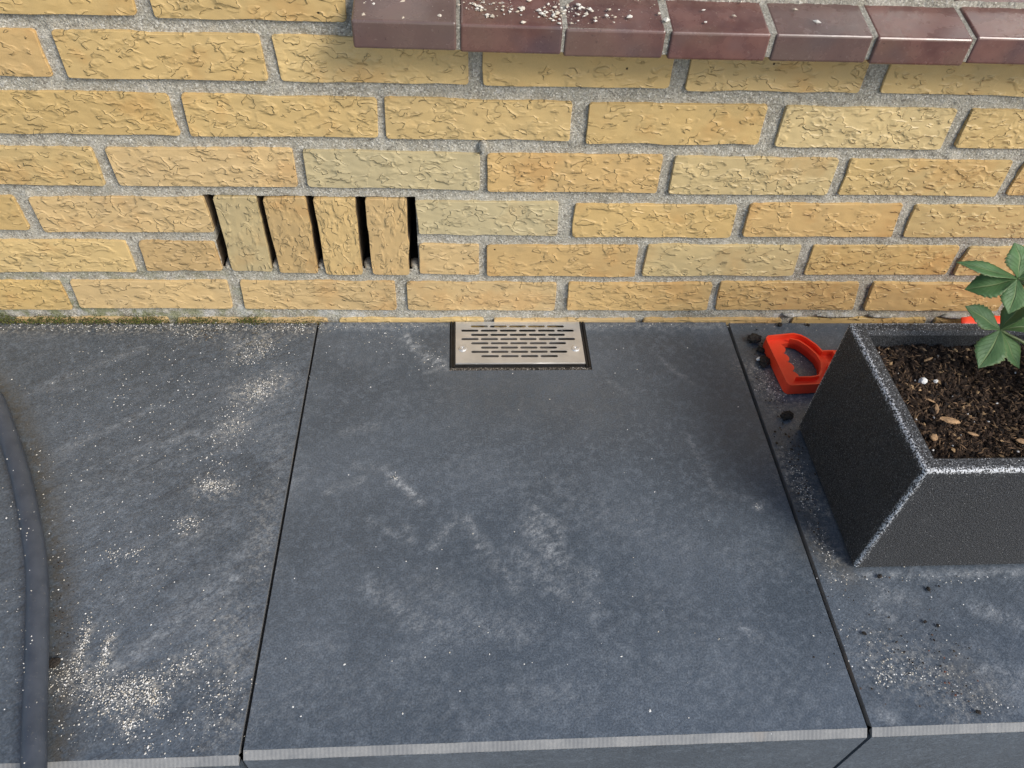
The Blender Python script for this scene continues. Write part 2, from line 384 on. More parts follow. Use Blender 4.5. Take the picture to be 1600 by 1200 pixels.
SANDY = [
    (-.045, -.135, -.010, -.118, .018, .8), (-.03, -.13, -.02, -.14, .010, 1.0), (-.055, -.205, -.045, -.19, .012, .7), (-.066, -.287, -.045, -.29, .014, .7), (-.072, -.335, -.068, -.345, .010, .6),
    (-.142, -.46, -.145, -.495, .005, 1.0), (-.117, -.47, -.116, -.50, .005, 1.0), (-.14, -.51, -.075, -.535, .018, .7), (-.066, -.515, -.055, -.54, .008, .8), (-.05, -.508, -.03, -.498, .014, .6),
    (-.073, -.553, -.072, -.56, .008, .8), (-.06, -.05, -.035, -.035, .016, .8), (-.07, -.075, -.04, -.06, .012, .5), (-.145, -.025, -.13, -.03, .012, .5), (-.95, -.008, .03, -.008, .014, 1.0),
    (-.10, -.03, .02, -.018, .012, .5), (.0, -.45, .01, -.56, .02, .35), (.01, -.3, .02, -.4, .015, .3), (.03, -.006, .22, -.006, .006, .5), (.42, -.006, .63, -.006, .006, .4),
    (.68, -.515, .74, -.54, .03, .4), (.645, -.285, .665, -.33, .016, .9), (.643, -.25, .655, -.27, .012, .6), (.645, -.10, .665, -.145, .018, .85), (.67, -.12, .69, -.15, .016, .7), (.69, -.10, .73, -.09, .02, .35), (.65, -.36, .662, -.40, .012, .7),
    (.66, -.17, .67, -.19, .012, .5), (.73, -.565, .77, -.55, .02, .4)]
HOSE = [(-.95, .02, 0), (-.62, -.005, 0), (-.46, -.055, 0), (-.3631, -.1403, 0), (-.3329, -.1781, 0), (-.277, -.267, 0), (-.237, -.3416, 0), (-.2076, -.4048, 0), (-.1824, -.4755, 0), (-.1617, -.5384, 0), (-.1444, -.5895, 0)]
BROWN = [(HOSE[i][0]+.016, HOSE[i][1]+.002, HOSE[i+1][0]+.016, HOSE[i+1][1]+.002, .014, .9) for i in range(2, len(HOSE)-1)] + [
    (.25, -.14, .42, -.16, .05, .35), (-1.2, -.012, .03, -.012, .012, .8), (.64, -.38, .67, -.415, .018, .7), (.642, -.30, .66, -.40, .012, .6), (.66, -.04, .68, -.1, .02, .5), (.75, -.53, .76, -.55, .02, .5)]
RIVEN = {0.0: .08, .6: .3, -.6: .65}
def field(px, py, segs):
    out = np.zeros_like(px)
    for ax, ay, bx, by, w, s in segs:
        out = np.maximum(out, s*np.exp(-(seg_d(px, py, ax, ay, bx, by)/w)**2*.7))
    return out
def put_attr(me, name, arr):
    a = me.attributes.new(name, 'FLOAT', 'POINT'); a.data.foreach_set('value', np.asarray(arr, np.float32))
def tile(x0, x1, fine=True, notch=None, dz=0.0, dy=0.0):
    step = .004 if fine else .05
    def lines(a, b, extra=()):
        n = max(1, round((b-a)/step)); L = sorted(set(list(np.linspace(a, b, n+1))+[e for e in extra]))
        return L
    xs = lines(x0, x1, (notch[0], notch[1]) if notch else ()); ys = lines(FR+dy, -.0015, (notch[2],) if notch else ())
    bm = bmesh.new(); V = [[bm.verts.new((x, y, dz)) for x in xs] for y in ys]
    for j in range(len(ys)-1):
        for i in range(len(xs)-1):
            if notch and notch[0]-1e-6 < (xs[i]+xs[i+1])/2 < notch[1]+1e-6 and (ys[j]+ys[j+1])/2 > notch[2]: continue
            bm.faces.new((V[j][i], V[j][i+1], V[j+1][i+1], V[j+1][i]))
    bmesh.ops.delete(bm, geom=[v for v in bm.verts if not v.link_faces], context='VERTS')
    be = [e for e in bm.edges if e.is_boundary]
    # tiny eased arris, then the 20 mm edge
    r = bmesh.ops.extrude_edge_only(bm, edges=be); nv = [g for g in r['geom'] if isinstance(g, bmesh.types.BMVert)]
    for v in nv:
        v.co.z -= .0195 if abs(v.co.y-(FR+dy)) > 1e-6 else .0
        if abs(v.co.y-(FR+dy)) < 1e-6: v.co.y += .0003; v.co.z -= .0195
    o = from_bm('tile', bm, M['slate'], ledge)
    me = o.data; me.materials.append(M['sawn']); co = np.empty(len(me.vertices)*3); me.vertices.foreach_get('co', co); co = co.reshape(-1, 3)
    for pl in me.polygons:
        if abs(pl.normal.z) < .5: pl.material_index = 1
    put_attr(me, 'riven', np.full(len(me.vertices), RIVEN.get(round(x0, 1), .6)))
    for nm, sg in (('chalk', CHALK), ('sandy', SANDY), ('brown', BROWN)): put_attr(me, nm, field(co[:, 0], co[:, 1], sg))
    # sawn mitred edge (sub-part)
    n = 60 if fine else 4; C = .0068
    v = []; f = []
    for i in range(n+1):
        x = x0+(x1-x0)*i/n; j1 = random.uniform(-.0003, .0003); j2 = random.uniform(-.0005, .0005)
        y = FR+dy
        v += [(x, y+j1, dz-.0001), (x, y-C, dz-C+j2), (x, y-C, dz-C-.0012+j2), (x, y+.012, dz-.019)]
    for i in range(n):
        a = i*4; b = a+4
        for q in range(3): f.append((a+q, b+q, b+q+1, a+q+1)[::-1])
    f.append((0, 1, 2, 3)[::-1]); f.append((n*4, n*4+1, n*4+2, n*4+3))
    from_data('sawn_edge', v, f, M['sawn'], o)
    # riser tile below
    rz = box('riser_tile', x0, x1, FR+dy-C-.0002, FR+dy-C+.0185, -.1745, dz-C-.0016, M['slate'], ledge)
    return o
NOTCH = (.2218, .4192, -.0985)
J = .0020
bm = bmesh.new()
for xj, zt in ((-1.167, -.004), (-.567, -.004), (.0332, -.0065), (.6340, -.0095), (1.233, -.004), (1.833, -.004)): add_box(bm, xj-.0035, xj+.0035, -.572, -.001, -.0204, zt)
from_bm('joint_filler', bm, M['filler'], ledge)
tile(-1.767+J, -1.167-J, False); tile(-1.167+J, -.567-J, False)
tile(-.567+J, .0332-J, True, None, -.0012, -.0035); tile(.0332+J, .6332-J, True, NOTCH, 0.0, 0.0)
tile(.6332+J*2.0, 1.233-J, True, None, -.0016, .0008); tile(1.233+J, 1.833-J, False); tile(1.833+J, 2.43, False)

# ================================================================== BRICK WALL
wall = empty('brick_wall'); tag(wall, 'yellow crinkle-faced brick wall with grey mortar joints and open vent slots', 'brick wall')
PZ, HB, Z0, LB = .06677, .0496, .0224, .2093
YEL = [(.61, .43, .185), (.60, .415, .175), (.63, .455, .205), (.58, .405, .17), (.61, .44, .20), (.59, .40, .175)]
ORG = (.60, .405, .175); GRN = (.55, .455, .26); TAN = (.59, .42, .205); PALE = (.63, .485, .245); DUN = (.55, .38, .18)
def brick(c4, colr, soldier=False, name='brick', deep=.1):
    """c4: TL, TR, BR, BL corners as (x, z) on the wall face"""
    cx = sum(p[0] for p in c4)/4; cz = sum(p[1] for p in c4)/4
    rnd = random.Random(int(cx*9173)+int(cz*7777)*31)
    P = [Vector((p[0]-cx, p[1]-cz)) for p in c4]; out = []
    for i in range(4):
        a, p, b = P[i-1], P[i], P[(i+1) % 4]; r = rnd.uniform(.0018, .0042)
        u, w = (a-p).normalized()*r, (b-p).normalized()*r
        out += [p+u, p+(u+w)*.30, p+w]
        L = (b-p).length; n = 6 if L > .09 else 2
        for k in range(1, n):
            q = p.lerp(b, k/n); nr = Vector((-(b-p).y, (b-p).x)).normalized()
            out.append(q+nr*rnd.gauss(0, .0006)+(b-p).normalized()*rnd.gauss(0, .004))
    y0 = rnd.uniform(-.0012, .0009); n = len(out); v = []; f = []
    def ring(y, ins):
        for p in out: q = p*(1-ins/max(p.length, .02)); v.append((q.x, y, q.y))
    ring(y0, .0006); ring(y0+.0007, .0); ring(y0+.0060, .0); ring(deep, .0)
    f.append(tuple(range(n)))
    for k in range(3):
        for i in range(n): f.append((k*n+i, (k+1)*n+i, (k+1)*n+(i+1) % n, k*n+(i+1) % n))
    if soldier: v = [(-z, y, x) for x, y, z in v]      # modelled lying, then stood on end
    me = bpy.data.meshes.new('brick'); me.from_pydata(v, [], f); me.update()
    bm = bmesh.new(); bm.from_mesh(me); bmesh.ops.recalc_face_normals(bm, faces=bm.faces[:]); bm.to_mesh(me); bm.free()
    me.materials.append(M['brick']); me.materials.append(M['brick_side_shade'])
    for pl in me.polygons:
        if abs(pl.normal.y) < .3 and max(me.vertices[q].co.y for q in pl.vertices) > .02: pl.material_index = 1  # deep side faces take the darker tone, slot shade painted in
    o = bpy.data.objects.new(name, me); o.location = (cx, 0, cz)
    if soldier: o.rotation_euler = (0, R(90), 0)
    k = rnd.uniform(.93, 1.06); o.color = (colr[0]*k, colr[1]*k, colr[2]*k, 1)
    return link(o, wall)
# measured bricks: row, TL, BL, TR, BR (x, z), colour
B = [
 (0, (-.286, .0736), (-.2886, .0258), (-.0796, .0735), (-.0818, .0243), TAN), (0, (-.0627, .0736), (-.0655, .0243), (.1465, .0735), (.1466, .0217), TAN), (0, (.163, .0719), (.1625, .0217), (.3721, .0717), (.3729, .0208), TAN),
 (0, (.3888, .0723), (.3908, .0233), (.5948, .0727), (.5971, .0237), ORG), (0, (.6062, .0747), (.6106, .0231), (.8093, .0751), (.8189, .0235), ORG), (0, (.8298, .0758), (.8347, .0235), (1.0415, .0745), (1.0425, .0225), ORG),
 (1, (-.1771, .1389), (-.179, .0917), (-.0822, .1387), (-.0800, .0923), DUN), (1, (.1826, .1374), (.1820, .0884), (.2624, .1365), (.2634, .0865), TAN), (1, (.2727, .1360), (.2738, .0855), (.4773, .1372), (.4800, .0855), ORG),
 (1, (.4905, .1384), (.4899, .0866), (.7022, .1397), (.706, .088), PALE), (1, (.7199, .1393), (.7219, .0892), (.9286, .1401), (.9307, .0906), YEL[1]),
 (2, (-.2878, .2029), (-.2868, .1528), (-.0788, .2065), (-.0768, .1549), TAN), (2, (.1810, .2033), (.1838, .1544), (.3629, .2046), (.3655, .153), GRN), (2, (.3846, .202), (.3853, .1511), (.5964, .2026), (.5991, .1521), YEL[1]),
 (2, (.6127, .2048), (.6152, .1543), (.8164, .2075), (.8220, .1558), ORG), (2, (.835, .2055), (.8383, .1553), (1.045, .2065), (1.047, .155), YEL[4]),
 (3, (-.1744, .272), (-.1728, .2224), (.0404, .2747), (.0392, .2236), TAN), (3, (.0521, .2733), (.0514, .2238), (.2617, .2718), (.2617, .2211), GRN), (3, (.2700, .271), (.2716, .2194), (.4850, .2732), (.4860, .2204), ORG),
 (3, (.5, .2722), (.5015, .2197), (.7065, .272), (.7080, .2205), PALE), (3, (.7217, .2714), (.7230, .2207), (.932, .2725), (.9355, .2206), YEL[2]),
 (4, (-.0704, .3402), (-.0721, .2892), (.1444, .3387), (.1422, .2914), YEL[0]), (4, (.1529, .3404), (.1515, .29), (.3667, .3394), (.3678, .2905), YEL[4]), (4, (.3862, .3383), (.3873, .2875), (.5957, .3402), (.5976, .2902), YEL[0]),
 (4, (.6184, .3391), (.6187, .288), (.8264, .3392), (.8288, .2873), PALE), (4, (.844, .3404), (.8455, .2902), (1.054, .3405), (1.056, .290), YEL[2]),
 (5, (-.1829, .4062), (-.1832, .3566), (.0277, .4075), (.0284, .3577), YEL[0]), (5, (.0400, .4072), (.0423, .3573), (.247, .407), (.2476, .3573), YEL[2]), (5, (.2630, .407), (.264, .357), (.4738, .407), (.4746, .3577), YEL[0]),
 (5, (.493, .406), (.4936, .3556), (.697, .4075), (.6974, .3574), YEL[4]), (5, (.722, .407), (.7227, .3576), (.932, .407), (.9325, .357), YEL[2]),
 (6, (-.0740, .4725), (-.0738, .4219), (.1208, .472), (.1208, .4224), YEL[0])]
span = {}
for r, tl, bl, tr, br, cl in B:
    brick((tl, tr, br, bl), cl)
    s = span.setdefault(r, [9, -9]); s[0] = min(s[0], tl[0]); s[1] = max(s[1], tr[0])
span[1][0] = min(span[1][0], -.177)
rr = random.Random(3)
WX0, WX1, WTOP = -1.25, 2.10, 18
def regular(r, x, d, stop):
    z = Z0+r*PZ
    while (x < stop if d > 0 else x > stop):
        g = rr.uniform(.013, .018); a = x+d*g; b = a+d*LB; x0, x1 = min(a, b), max(a, b)
        j = lambda: rr.uniform(-.001, .001)
        brick(((x0+j(), z+HB+j()), (x1+j(), z+HB+j()), (x1+j(), z+j()), (x0+j(), z+j())), rr.choice(YEL+[TAN, ORG] if r < 4 else YEL))
        x = b
for r in range(0, 7):
    regular(r, span[r][0], -1, WX0)
    if r < 6: regular(r, span[r][1], 1, WX1)
for r in range(7, WTOP): regular(r, .1208+.013 if r % 2 == 0 else .02+.013, -1, WX0)
# course half sunk behind the ledge
regular(-1, -.40, 1, 1.25)
for r in range(7, WTOP, 2):       # closers beside the window opening
    z = Z0+r*PZ; brick(((.048, z+HB), (.1208, z+HB), (.1208, z), (.048, z)), rr.choice(YEL))
# bricks stood on end with open slots between
SOL = [((-.0671, .2073), (-.0146, .2080), (-.0157, .0901), (-.0680, .0911), (.50, .395, .21)), ((-.0068, .2058), (.0455, .2076), (.0451, .0878), (-.0056, .0888), (.52, .36, .165)),
       ((.0550, .2066), (.1067, .2073), (.1047, .0867), (.0562, .0865), (.58, .41, .185)), ((.1189, .2063), (.1704, .2070), (.1679, .0857), (.1186, .0868), (.53, .37, .175))]
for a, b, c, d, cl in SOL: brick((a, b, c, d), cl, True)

# mortar: a rough real sheet with the vent opening left out
VX0, VX1, VZ0, VZ1 = -.0790, .1808, .0955, .2082
def mortar_sheet(x0, x1, z0, z1, st, hole=None):
    nx, nz = round((x1-x0)/st), round((z1-z0)/st); v = []; f = []
    N = mnoise.noise
    for j in range(nz+1):
        for i in range(nx+1):
            x, z = x0+(x1-x0)*i/nx, z0+(z1-z0)*j/nz
            y = .0042+.0016*N((x*22, 1, z*22))+.0014*N((x*95, 3, z*95))+.0010*N((x*260, 5, z*260))
            v.append((x, y, z))
    for j in range(nz):
        for i in range(nx):
            if hole:
                xm, zm = x0+(i+.5)*(x1-x0)/nx, z0+(j+.5)*(z1-z0)/nz
                if hole[0] < xm < hole[1] and hole[2] < zm+.0022*N((xm*120, 0, 0)) < hole[3]: continue
            a = j*(nx+1)+i; f.append((a, a+1, a+nx+2, a+nx+1))
    return from_data('mortar', v, f, M['mortar'], wall, True)
mortar_sheet(-.50, 1.25, -.05, .46, .003, (VX0, VX1, VZ0, VZ1))
bm = bmesh.new()          # the core behind, outside the finely built stretch
add_box(bm, WX0, -.50, .005, .1, -.17, WTOP*PZ+.02); add_box(bm, 1.25, WX1, .005, .1, -.17, .42); add_box(bm, -.50, .125, .005, .1, .46, WTOP*PZ+.02)
add_box(bm, -.50, 1.25, .005, .1, -.17, -.05)
from_bm('wall_core', bm, M['mortar'], wall)
bm = bmesh.new(); e = .004   # bed joint ends beside the slots and the dark hollow behind
add_box(bm, -.14, VX0+.0005, .006, .1, .139, .153); add_box(bm, VX1+.0005, .25, .006, .1, .138, .153)
from_bm('bed_joint', bm, M['mortar'], wall)
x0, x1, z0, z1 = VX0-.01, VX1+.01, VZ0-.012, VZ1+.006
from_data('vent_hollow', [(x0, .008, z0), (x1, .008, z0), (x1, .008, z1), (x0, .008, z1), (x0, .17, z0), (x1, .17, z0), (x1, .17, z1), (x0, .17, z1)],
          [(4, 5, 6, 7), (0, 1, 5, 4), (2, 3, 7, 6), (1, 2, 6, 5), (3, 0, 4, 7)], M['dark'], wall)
# mortar crumbs bridging slot foots
for xs_, w in ((-.0735, .008), (-.0108, .009), (.0505, .010), (.1123, .011), (.1755, .010)):
    bm = bmesh.new(); bmesh.ops.create_icosphere(bm, subdivisions=2, radius=1)
    for v in bm.verts:
        v.co = Vector((v.co.x*w*.6, v.co.y*.012, v.co.z*.006))*(1+.35*mnoise.noise(v.co*3+Vector((xs_*90, 0, 0))))
    o = from_bm('mortar_dab', bm, M['mortar'], wall, True); o.location = (xs_, .014, .0945)
# torn mortar lips low on the right, one blob higher up
for (x, z, w, h) in ((.2655, .281, .012, .016), (.73, .0135, .030, .005), (.80, .0125, .060, .006), (.87, .012, .045, .006), (.985, .010, .05, .006)):
    bm = bmesh.new(); bmesh.ops.create_icosphere(bm, subdivisions=3, radius=1)
    for v in bm.verts:
        q = v.co.copy(); v.co = Vector((q.x*w*.5, q.y*.005, q.z*h*.6)); v.co *= 1+.3*mnoise.noise(Vector((v.co.x*110, q.y*2, v.co.z*200+x*50)))
    o = from_bm('mortar_dab', bm, M['mortar'], wall, True); o.location = (x, .0015, z)

# ------------------------------------------------------------------ window sill of brown rowlock clinkers
sill = empty('window_sill', (.7, 0, .43)); tag(sill, 'sloping window sill of brown glazed clinker bricks above the yellow wall', 'window sill')
prof = [(-.050, .4150), (-.050, .4432), (.100, .4715), (.100, .4200), (.002, .4145)]
def extr(name, prof, x0, x1, mat, parent, bev=0, off=(0, 0, 0)):
    bm = bmesh.new()
    a = [bm.verts.new((x0-off[0], y-off[1], z-off[2])) for y, z in prof]; b = [bm.verts.new((x1-off[0], y-off[1], z-off[2])) for y, z in prof]
    n = len(prof)
    bm.faces.new(a); bm.faces.new(b[::-1])
    for i in range(n): bm.faces.new((a[i], b[i], b[(i+1) % n], a[(i+1) % n]))
    bmesh.ops.recalc_face_normals(bm, faces=bm.faces[:])
    if bev: bmesh.ops.bevel(bm, geom=bm.edges[:], offset=bev, segments=3, profile=.5, affect='EDGES')
    return from_bm(name, bm, mat, parent)
sx = [.1318, .2366, .3425, .4490, .5575, .6650, .7715]
while len(sx) < 15: sx.append(sx[-1]+.1070)
jw = [.0, .0038, .0026, .0050, .0056, .0044, .0040]+[.0045]*9
rs = random.Random(5)
for i in range(14):
    a = sx[i]+(jw[i]/2 if i else 0); b = sx[i+1]-jw[i+1]/2; dy = rs.uniform(-.0012, .0012); dz = rs.uniform(-.0012, .0012)
    o = extr('sill_brick', prof, a, b, M['sill'], sill, .0026, (.7, 0, .43)); o.location = (0, dy, dz); o.rotation_euler = (rs.uniform(-.006, .006), rs.uniform(-.004, .004), rs.uniform(-.003, .003))
bm = bmesh.new()
jp = [(-.0475, .4175), (-.0475, .4418), (.098, .4695), (.098, .4225), (.004, .4175)]
o = extr('mortar', jp, sx[0]+.004, sx[14]-.004, M['mortar_plain'], sill, 0, (.7, 0, .43))
# mortar at the sill's end against the brickwork
o = extr('end_joint', [(.004, .416), (.004, .474), (.1, .474), (.1, .416)], .1212, .1316, M['mortar'], sill, 0, (.7, 0, .43))
# window above (outside the frame)
win = empty('house_window', (.88, .1, .47)); tag(win, 'white framed window standing on the brown sill', 'window')
bm = bmesh.new()
for b in ((.135, 1.63, .472, .54), (.135, 1.63, 1.15, 1.22), (.135, .20, .54, 1.15), (1.565, 1.63, .54, 1.15), (.86, .92, .54, 1.15)): add_box(bm, b[0]-.88, b[1]-.88, -.002, .05, b[2]-.47, b[3]-.47)
from_bm('frame', bm, M['white_paint'], win); 
for a, b in ((.20, .86), (.92, 1.565)): box('pane', a-.88, b-.88, .018, .024, .07, .68, M['glass'], win)
box('curtain', .14-.88, 1.62-.88, .085, .09, .03, .75, M['curtain'], win)

# ================================================================== VENT GRILLE
gr = empty('floor_vent_grille', (.3207, -.045, 0)); tag(gr, 'slotted stainless steel vent grille set in dark tile against the wall', 'vent grille')
GX, GY = .3207, -.045
def rrect(cx, cy, w, h, r, n=6):
    pts = []
    for sx_, sy_, a0 in ((1, 1, 0), (-1, 1, 90), (-1, -1, 180), (1, -1, 270)):
        for k in range(n+1):
            a = R(a0+90*k/n); pts.append((cx+sx_*(w/2-r)+r*math.cos(a), cy+sy_*(h/2-r)+r*math.sin(a)))
    return pts
def holed_plate(name, outline, holes, z0, z1, mat, parent):
    cu = bpy.data.curves.new(name, 'CURVE'); cu.dimensions = '2D'; cu.fill_mode = 'BOTH'; cu.extrude = (z1-z0)/2
    for pts in [outline]+holes:
        sp = cu.splines.new('POLY'); sp.points.add(len(pts)-1); sp.use_cyclic_u = True
        for p, q in zip(sp.points, pts): p.co = (q[0], q[1], 0, 1)
    tmp = bpy.data.objects.new('tmp', cu); col.objects.link(tmp)
    dg = bpy.context.evaluated_depsgraph_get(); me = bpy.data.meshes.new_from_object(tmp.evaluated_get(dg))
    bpy.data.objects.remove(tmp); me.name = name; me.materials.clear(); me.materials.append(mat)
    for v in me.vertices: v.co.z += (z0+z1)/2
    return link(bpy.data.objects.new(name, me), parent)
holes = []
for row, (cnt, y) in enumerate(zip((5, 6, 5, 6, 5, 4, 5, 4), (-.0107, -.0196, -.0284, -.0371, -.0457, -.0545, -.0629, -.0715))):
    for i in range(cnt): holes.append(rrect((i-(cnt-1)/2)*.0277-.0008, y-GY, .0246, .0046, .0022, 5))
PX0, PX1, PY0, PY1 = .2303-GX, .4111-GX, -.0850-GY, -.0008-GY
plate = holed_plate('slotted_plate', [(PX0, PY0), (PX1, PY0), (PX1, PY1), (PX0, PY1)], holes, -.0002, .0006, M['steel'], gr)
box('front_lip', PX0, PX1, PY0-.0010, PY0+.0002, -.0075, .0002, M['steel'], gr)
for x0, x1, y0, y1 in ((.2232-GX, .2296-GX, -.0925-GY, -.0008-GY), (.4118-GX, .4180-GX, -.0925-GY, -.0008-GY), (.2297-GX, .4117-GX, -.0925-GY, -.0868-GY)):
    bm = bmesh.new(); w = .0022
    add_box(bm, x0, x1, y0, y1, -.03, -.0012)
    if y1-y0 > .02: add_box(bm, x0, x0+w, y0, y1, -.0011, .0010); add_box(bm, x1-w, x1, y0, y1, -.0011, .0010)
    else: add_box(bm, x0, x1, y1-w, y1, -.0011, -.0002)
    from_bm('frame_rail', bm, M['black_plastic'], gr)
bm = bmesh.new(); add_box(bm, .2235-GX, .4175-GX, -.098-GY, -.001-GY, -.122, -.120)
add_box(bm, .2300-GX, .4110-GX, -.0095-GY, -.0015-GY, -.1195, -.012)
from_bm('shaft_floor', bm, M['dark'], gr)
for x in (.2401, .4001):
    bm = bmesh.new(); n = 20
    prof_s = [(.0050, 0), (.0049, .0007), (.0040, .0012), (.0031, .0010), (.0028, .0005), (.0026, .0010), (.0013, .0012), (.0012, .0003), (.0, .0003)]
    rings = [[bm.verts.new((r*math.cos(2*math.pi*k/n), r*math.sin(2*math.pi*k/n), h)) for k in range(n)] for r, h in prof_s[:-1]]
    c0 = bm.verts.new((0, 0, .0003))
    for a, b in zip(rings, rings[1:]):
        for k in range(n): bm.faces.new((a[k], a[(k+1) % n], b[(k+1) % n], b[k]))
    for k in range(n): bm.faces.new((rings[-1][k], rings[-1][(k+1) % n], c0))
    o = from_bm('screw', bm, M['steel'], gr, True); o.location = (x-GX, -.0568-GY, .0007); o.scale = (1.12, 1.12, 1.0)

# ================================================================== PLANTER
PL = (.6790, 1.180, -.4115, -.2015, .185)      # x0, x1, y0, y1, height
WALL_T = .0185
def planter():
    x0, x1, y0, y1, H = PL; cx, cy = (x0+x1)/2, (y0+y1)/2
    bm = bmesh.new()
    def ring(i, z): return [bm.verts.new((sx_*((x1-x0)/2-i), sy_*((y1-y0)/2-i), z)) for sx_, sy_ in ((-1, -1), (1, -1), (1, 1), (-1, 1))]
    rg = [ring(0, 0), ring(0, H), ring(WALL_T-.004, H), ring(WALL_T, H-.004), ring(WALL_T+.004, .02)]
    for a, b in zip(rg, rg[1:]):
        for k in range(4): bm.faces.new((a[k], a[(k+1) % 4], b[(k+1) % 4], b[k]))
    bm.faces.new(rg[0][::-1]); bm.faces.new(rg[-1])
    ed = [e for e in bm.edges if all(v in rg[0]+rg[1] for v in e.verts)]
    bmesh.ops.bevel(bm, geom=ed, offset=.0042, segments=3, profile=.5, affect='EDGES')
    # subdivide so that the wear can sit along the arrises
    for ax, lo, hi in ((0, -(x1-x0)/2, (x1-x0)/2), (1, -(y1-y0)/2, (y1-y0)/2), (2, 0, H)):
        n = int((hi-lo)/.006)
        for k in range(1, n):
            no = [0, 0, 0]; no[ax] = 1; pt = [0, 0, 0]; pt[ax] = lo+(hi-lo)*k/n
            bmesh.ops.bisect_plane(bm, geom=bm.verts[:]+bm.edges[:]+bm.faces[:], plane_co=pt, plane_no=no)
    o = from_bm('planter_box', bm, M['planter'], None); o.location = (cx, cy, .0004)
    me = o.data; co = np.empty(len(me.vertices)*3); me.vertices.foreach_get('co', co); co = co.reshape(-1, 3)
    dx = (x1-x0)/2-np.abs(co[:, 0]); dy = (y1-y0)/2-np.abs(co[:, 1]); dz = H-co[:, 2]; db = co[:, 2]
    s = np.sort(np.stack([np.maximum(dx, 0), np.maximum(dy, 0), np.maximum(dz, 0), np.maximum(db, 0)+.004], 1), axis=1)
    e = np.exp(-(s[:, 1]/.0052)**1.4)
    # rim top counts as worn too
    e = np.where(dz < .0015, np.maximum(e, .33), e)
    put_attr(me, 'edge', e)
    return o
pb = planter(); tag(pb, 'dark speckled rectangular planter box holding soil, standing on the ledge', 'planter')

# loose grains helper ------------------------------------------------
OCT = np.array([(1, 0, 0), (-1, 0, 0), (0, 1, 0), (0, -1, 0), (0, 0, 1), (0, 0, -1)], float)
OF = [(0, 2, 4), (2, 1, 4), (1, 3, 4), (3, 0, 4), (2, 0, 5), (1, 2, 5), (3, 1, 5), (0, 3, 5)]
def grains(name, items, mat=None):
    """items: (x, y, z, sx, sy, sz, yaw, tilt, (r, g, b))"""
    n = len(items); V = np.empty((n, 6, 3)); Cc = np.empty((n, 6, 4))
    rg = np.random.RandomState(len(name)*13+n)
    for i, (x, y, z, a, b, c, yaw, tilt, cl) in enumerate(items):
        p = OCT*np.array([a, b, c])*(1+rg.uniform(-.35, .35, (6, 1)))+rg.uniform(-.2, .2, (6, 3))*min(a, b, c)
        ct, st = math.cos(tilt), math.sin(tilt); p = np.stack([p[:, 0]*ct-p[:, 2]*st, p[:, 1], p[:, 0]*st+p[:, 2]*ct], 1)
        cy_, sy_ = math.cos(yaw), math.sin(yaw); p = np.stack([p[:, 0]*cy_-p[:, 1]*sy_, p[:, 0]*sy_+p[:, 1]*cy_, p[:, 2]], 1)
        V[i] = p+np.array([x, y, z]); Cc[i, :, :3] = cl; Cc[i, :, 3] = 1
    F = [tuple(q+6*i for q in f) for i in range(n) for f in OF]
    me = bpy.data.meshes.new(name); me.from_pydata(V.reshape(-1, 3).tolist(), [], F); me.update()
    at = me.attributes.new('tint', 'FLOAT_COLOR', 'POINT'); at.data.foreach_set('color', Cc.reshape(-1).astype(np.float32))
    me.materials.append(mat or M['grain'])
    return link(bpy.data.objects.new(name, me))

# ------------------------------------------------------------------ soil
SX0, SX1, SY0, SY1 = PL[0]+WALL_T-.001, PL[1]-WALL_T+.001, PL[2]+WALL_T-.001, PL[3]-WALL_T+.001
def soil_z(x, y):
    N = mnoise.noise
    z = .1635+.0065*N((x*16, y*16, 2))+.0045*N((x*48, y*48, 7))+.0030*N((x*120, y*120, 1))+.0022*N((x*260, y*260, 4))
    z -= .010*math.exp(-((x-.80)**2+(y+.318)**2)/.0012)
    return z
nx, ny = 200, 76; v = []; f = []
for j in range(ny+1):
    for i in range(nx+1):
        x, y = SX0+(SX1-SX0)*i/nx, SY0+(SY1-SY0)*j/ny; v.append((x, y, soil_z(x, y)))
for j in range(ny):
    for i in range(nx): a = j*(nx+1)+i; f.append((a, a+1, a+nx+2, a+nx+1))
bed = from_data('potting_soil', v, f, M['soil'], None, False); tag(bed, 'dark brown potting soil filling the speckled planter', 'soil', kind='stuff')
it = []; rg = random.Random(11)
for i in range(5200):
    x, y = rg.uniform(SX0+.003, min(SX1-.003, .98)), rg.uniform(SY0+.003, SY1-.003); z = soil_z(x, y); t = rg.random()
    if t < .66: s = rg.uniform(.0009, .0030); c = rg.choice([(.030, .019, .012), (.020, .013, .009), (.050, .031, .020), (.016, .012, .010), (.075, .047, .028)]); it.append((x, y, z+s*.3, s*rg.uniform(.8, 1.6), s, s*rg.uniform(.6, 1), rg.uniform(0, 6.3), rg.uniform(-.5, .5), c))
    elif t < .95: L = rg.uniform(.0020, .0060); s = rg.uniform(.0003, .0009); k = rg.uniform(.35, 1.1); c = (.24*k, .15*k, .085*k); it.append((x, y, z+.0012, L, s, s*.8, rg.uniform(0, 6.3), rg.uniform(-.5, .5), c))
    elif t < .985: s = rg.uniform(.0010, .0024); k = rg.uniform(.5, 1.2); it.append((x, y, z+s*.5, s*1.6, s, s*.5, rg.uniform(0, 6.3), rg.uniform(-.4, .4), (.38*k, .25*k, .13*k)))
    else: s = rg.uniform(.0006, .0015); it.append((x, y, z+s*.6, s, s, s, rg.uniform(0, 6), 0, (.62, .61, .58)))
o = grains('soil_crumbs', it); tag(o, 'brown peat crumbs and fibres scattered over the soil in the planter', 'soil', kind='stuff')
